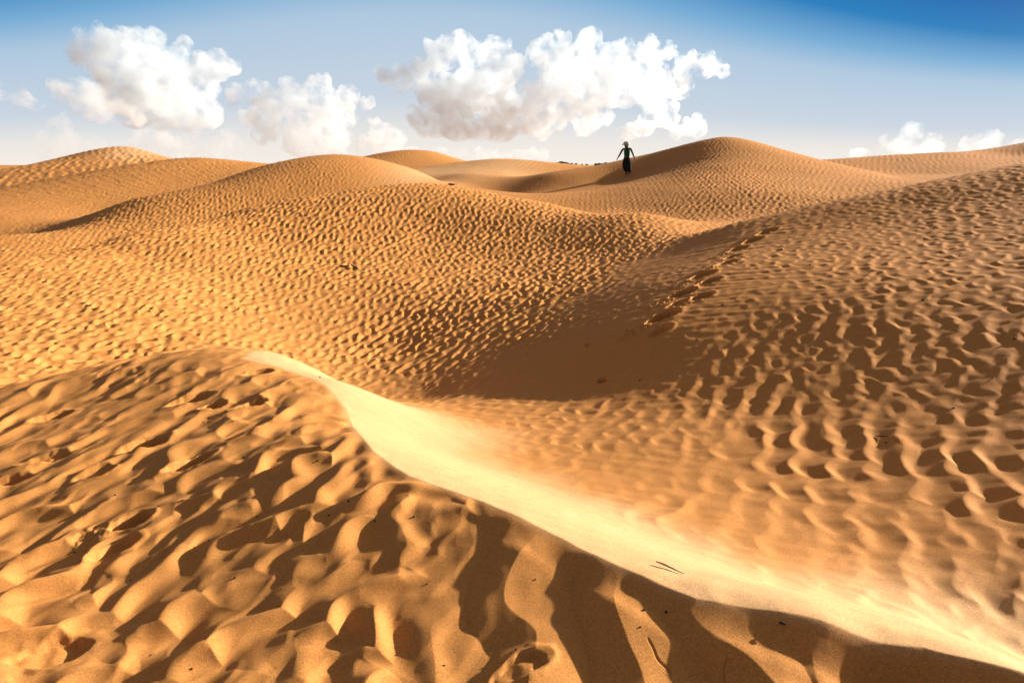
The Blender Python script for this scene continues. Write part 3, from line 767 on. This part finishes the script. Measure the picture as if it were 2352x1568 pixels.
# face: brow, nose, cheeks pushed out of the head
for v in body.data.vertices:
    c = v.co
    if c.z > 1.47 and c.y < -.06:
        x = c.x + .04
        c.y -= .024 * math.exp(-(x / .013) ** 2 - ((c.z - 1.535) / .016) ** 2) + .006 * math.exp(-(x / .03) ** 2 - ((c.z - 1.478) / .012) ** 2)
        c.y += .006 * math.exp(-((abs(x) - .03) / .012) ** 2 - ((c.z - 1.557) / .010) ** 2)
def ball(name, c, r, mat, parent, scl=(1, 1, 1), sub=2):
    bm = bmesh.new(); bmesh.ops.create_icosphere(bm, subdivisions=sub, radius=r, matrix=Matrix.Translation(c) @ Matrix.Diagonal((*scl, 1)))
    return bm_obj(name, bm, mat, parent)
for sx_ in (-1, 1):
    ball("eye", (-.04 + sx_ * .029, -.128, 1.557), .015, M_eye, walker, (1.2, .6, .7))
    ball("ear", (-.04 + sx_ * .083, -.045, 1.545), .026, M_skin, walker, (.35, .75, 1.1))
ball("mouth", (-.04, -.131, 1.498), .017, M_lip, walker, (1.3, .5, .35))
# hair gathered under the hat
hv = [(-.04, -.03, 1.60, .088, .098), (-.04, .02, 1.55, .080, .06), (-.035, .035, 1.47, .05, .035), (-.03, .04, 1.40, .03, .02)]
skin_body("hair", hv, [(0, 1), (1, 2), (2, 3)], M_hair, walker)
# sleeveless top
tv_ = [(0, .003, .95, .130, .108), (-.002, .003, 1.05, .120, .100), (-.005, -.003, 1.15, .134, .108), (-.01, .002, 1.26, .142, .100), (-.015, .004, 1.33, .080, .066), (-.10, .002, 1.352, .040, .058), (.08, .002, 1.357, .040, .058)]
skin_body("tank_top", tv_, [(0, 1), (1, 2), (2, 3), (3, 4), (4, 5), (4, 6)], M_top, walker, fat=1.3)
# wide trousers gathered above the ankles
tr = [(0, .0, .87, .155, .125), (0, .003, .965, .132, .11), (-.085, -.005, .76, .115, .11), (-.075, -.03, .60, .112, .11), (-.055, -.03, .46, .10, .105), (-.025, .07, .31, .09, .095), (-.005, .13, .215, .062, .066),
      (.085, -.01, .76, .115, .11), (.10, -.05, .60, .108, .108), (.108, -.08, .46, .098, .10), (.12, -.085, .29, .092, .095), (.128, -.088, .17, .07, .072)]
skin_body("trousers", tr, [(0, 1), (0, 2), (2, 3), (3, 4), (4, 5), (5, 6), (0, 7), (7, 8), (8, 9), (9, 10), (10, 11)], M_trs, walker)
def lathe(name, prof, mat, parent, c, tilt=0, seg=40):
    bm = bmesh.new(); rings = []
    for r, z in prof:
        rings.append([bm.verts.new((r * math.cos(6.28318 * k_ / seg), r * 1.08 * math.sin(6.28318 * k_ / seg), z)) for k_ in range(seg)])
    for a, b_ in zip(rings[:-1], rings[1:]):
        for k_ in range(seg): bm.faces.new((a[k_], a[(k_ + 1) % seg], b_[(k_ + 1) % seg], b_[k_]))
    bm.faces.new(rings[-1]); bm.normal_update()
    o = bm_obj(name, bm, mat, parent); o.location = c; o.rotation_euler = (tilt, 0, 0); return o
hat = lathe("hat", [(.094, -.012), (.148, -.026), (.152, -.022), (.100, .006), (.097, .03), (.092, .066), (.072, .09), (.03, .1)], M_hat, walker, (-.04, -.045, 1.578), R(9)); hat.scale = (1.3, 1.25, 1.2)
# shoes: sunlight and shade are put into the colours of the pair
def shoe(name, c, mat, rz, pitch):
    pts = [(0, .055, .03, .034, .034), (0, .0, .035, .040, .034), (0, -.07, .03, .040, .026), (0, -.145, .024, .034, .02)]
    o = skin_body(name, pts, [(0, 1), (1, 2), (2, 3)], mat, walker)
    o.location = c; o.rotation_euler = (pitch, 0, rz); return o
s1 = shoe("shoe", (.132, -.095, .008), M_shoe_lit, R(8), 0); s1["label"] = "leading shoe, pale with sunlight put into its colour"
s2 = shoe("shoe", (.003, .13, .085), M_shoe_shade, R(-4), R(12)); s2["label"] = "trailing shoe, dark with shade put into its colour, lifted off the sand"
walker.scale = (1.2, 1.12, 1.0)
yaw = math.atan2(-px_, py_)
walker.rotation_euler = (0, 0, yaw)
lead = Matrix.Rotation(yaw, 3, 'Z') @ Vector((.135, -.12, 0))
walker.location = (px_, py_, ground_z(px_ + lead.x, py_ + lead.y) - .012)

# ------------------------------------------------------------------ litter on the sand
def on_ground(o, u, v, lift=0.0, rz=0.0):
    x, y = pix_ground(u, v)
    o.location = (x, y, ground_z(x, y) + lift); o.rotation_euler = (0, 0, rz)
    return o
def bit_mesh(seed, l, w_):
    bm = bmesh.new(); g = random.Random(seed)
    bmesh.ops.create_icosphere(bm, subdivisions=2, radius=1)
    for v in bm.verts:
        k_ = 1 + .22 * math.sin(v.co.x * 3 + seed) * math.cos(v.co.y * 4 - seed) + g.uniform(-.07, .07)
        v.co = Vector((v.co.x * l * k_, v.co.y * w_ * k_, v.co.z * w_ * .8 * k_))
    return bm
spots = [(1010, 668), (1030, 692), (1018, 720), (1085, 655), (1100, 648), (975, 690), (1240, 625), (1270, 600), (1310, 640), (940, 672), (905, 655), (1155, 560), (1250, 585), (600, 740), (650, 755), (735, 870), (1470, 870), (1500, 690), (1395, 665), (1560, 660),
         (1375, 610), (1330, 735), (1440, 760), (1600, 780), (1660, 700), (1795, 575), (1860, 610), (2205, 585), (2280, 870), (2330, 780), (2035, 1018), (2190, 938), (2120, 690),
         (560, 1050), (420, 1155), (590, 1176), (755, 1178), (800, 1150), (480, 1240), (645, 1347), (910, 1490), (640, 1395), (345, 1495), (440, 1530), (365, 1170), (170, 1260), (85, 1330), (265, 1140), (300, 1330), (540, 1330), (980, 1330), (1020, 1525), (1185, 1500), (1230, 1330), (1470, 1450), (1530, 1405), (1480, 1400),
         (730, 1060), (860, 1190), (950, 1180), (690, 960), (560, 1000)]
protos = [bm_obj("dark_pebble", bit_mesh(40 + k_, 1.0, .62 + .12 * k_), M_dark) for k_ in range(3)]
for i, (u, v) in enumerate(spots):
    o = protos[i] if i < 3 else protos[i % 3].copy()
    if i >= 3: COL.objects.link(o)
    x, y = pix_ground(u, v); r0 = math.hypot(x, y)
    sz = rng.uniform(.7, 1.25) * (.0055 + .0016 * max(0, r0 - 3))
    on_ground(o, u, v, sz * .35, rng.uniform(0, 6.28)); o.scale = (sz, sz, sz)
    tag(o, "tiny dark pebble or dropping lying on the bare sand", "pebble", "dark pebbles scattered over the sand")
def stalk(name, pts, rad, mat, label, cat):
    o = skin_body(name, [(*p_, r_) for p_, r_ in zip(pts, rad)], [(k_, k_ + 1) for k_ in range(len(pts) - 1)], mat, None, 1)
    return tag(o, label, cat)
def stalk_px(name, pix, rad, lift, mat, label, cat):
    P3 = []
    for (u, v), l_ in zip(pix, lift):
        x, y = pix_ground(u, v); P3.append(Vector((x, y, ground_z(x, y) + l_)))
    c = P3[0].copy(); o = stalk(name, [tuple(p_ - c) for p_ in P3], rad, mat, label, cat); o.location = c
    return o
stalk_px("reed_stem", [(1506, 1298), (1525, 1305), (1548, 1313), (1572, 1320)], (.003, .005, .004, .0015), (.016, .014, .010, .004), M_straw, "split pale reed stem lying on the smooth sunlit slope", "stem")
stalk_px("twig", [(1788, 1436), (1798, 1440), (1806, 1441)], (.004, .004, .002), (.005, .008, .005), M_twig, "short dark twig near the dune crest at the lower right", "twig")
stalk_px("twig", [(780, 612), (793, 615), (803, 614)], (.018, .015, .008), (.02, .04, .03), M_twig, "upper of two black twigs on the pitted dune", "twig")
stalk_px("twig", [(806, 612), (814, 618), (824, 620)], (.010, .02, .018), (.06, .04, .02), M_twig, "lower of two black twigs on the pitted dune", "twig")
stalk_px("twig", [(1030, 424), (1042, 427), (1050, 425)], (.03, .035, .015), (.02, .05, .04), M_twig, "dark twig on the rim of the pitted dune, seen against the pale dune", "twig")
stalk_px("twig", [(2010, 1003), (2022, 1004), (2040, 1006)], (.004, .0035, .0015), (.005, .006, .003), M_twig, "thin dark twig among the ridges of the brown flank", "twig")

# ------------------------------------------------------------------ shrubs far out on the plain
def shrub(w_, h_, seed):
    g = random.Random(seed); bm = bmesh.new()
    for k_ in range(230):
        a = g.uniform(0, 6.283); rr_ = math.sqrt(g.random()); z = g.random() ** .8
        k2 = math.sqrt(max(0, 1 - z * z * .9)) * (.75 + .25 * math.sin(3 * a + seed))
        c = Vector((w_ / 2 * rr_ * k2 * math.cos(a), w_ / 2 * rr_ * k2 * math.sin(a), h_ * (z * .9 + .08)))
        s_ = g.uniform(.10, .22) * h_
        n_ = Vector((g.gauss(0, 1), g.gauss(0, 1), g.gauss(0, 1))).normalized(); t_ = n_.orthogonal().normalized(); b_ = n_.cross(t_)
        bm.faces.new([bm.verts.new(c + t_ * s_ * p_ + b_ * s_ * q_) for p_, q_ in ((-1, -.4), (0, -.7), (1, 0), (0, .7), (-.8, .5))])
    return bm
for i, (u, rr_, w_, h_) in enumerate([(1281, 560, 5.0, 2.6), (1289, 570, 9.0, 3.4), (1297, 565, 8.0, 3.0), (1305, 560, 7.0, 2.2), (1313, 575, 4.0, 2.2), (1323, 570, 4.5, 2.0), (1337, 590, 3.0, 1.6), (1347, 600, 4.0, 1.6), (1368, 560, 4.0, 2.0), (1376, 565, 6.0, 2.2), (1383, 560, 4.5, 2.0), (1391, 555, 5.5, 2.6)]):
    az = sky_angle(u, 380)[0]; x, y = rr_ * math.sin(az), rr_ * math.cos(az)
    root = bpy.data.objects.new("desert_shrub", None); COL.objects.link(root); root.location = (x, y, ground_z(x, y) - .05)
    bm_obj("foliage", shrub(w_, h_, i), M_leaf, root, False)
    skin_body("stem", [(0, 0, -.2, .14), (.05, 0, h_ * .3, .1), (.12, .1, h_ * .55, .05)], [(0, 1), (1, 2)], M_bark, root, 1)
    if i == 1: tag(root, "widest dark shrub of the row on the far plain, left of the walker", "shrub", "shrubs on the far plain")
    else: tag(root, "small dark shrub in the row on the far plain below the skyline", "shrub", "shrubs on the far plain")
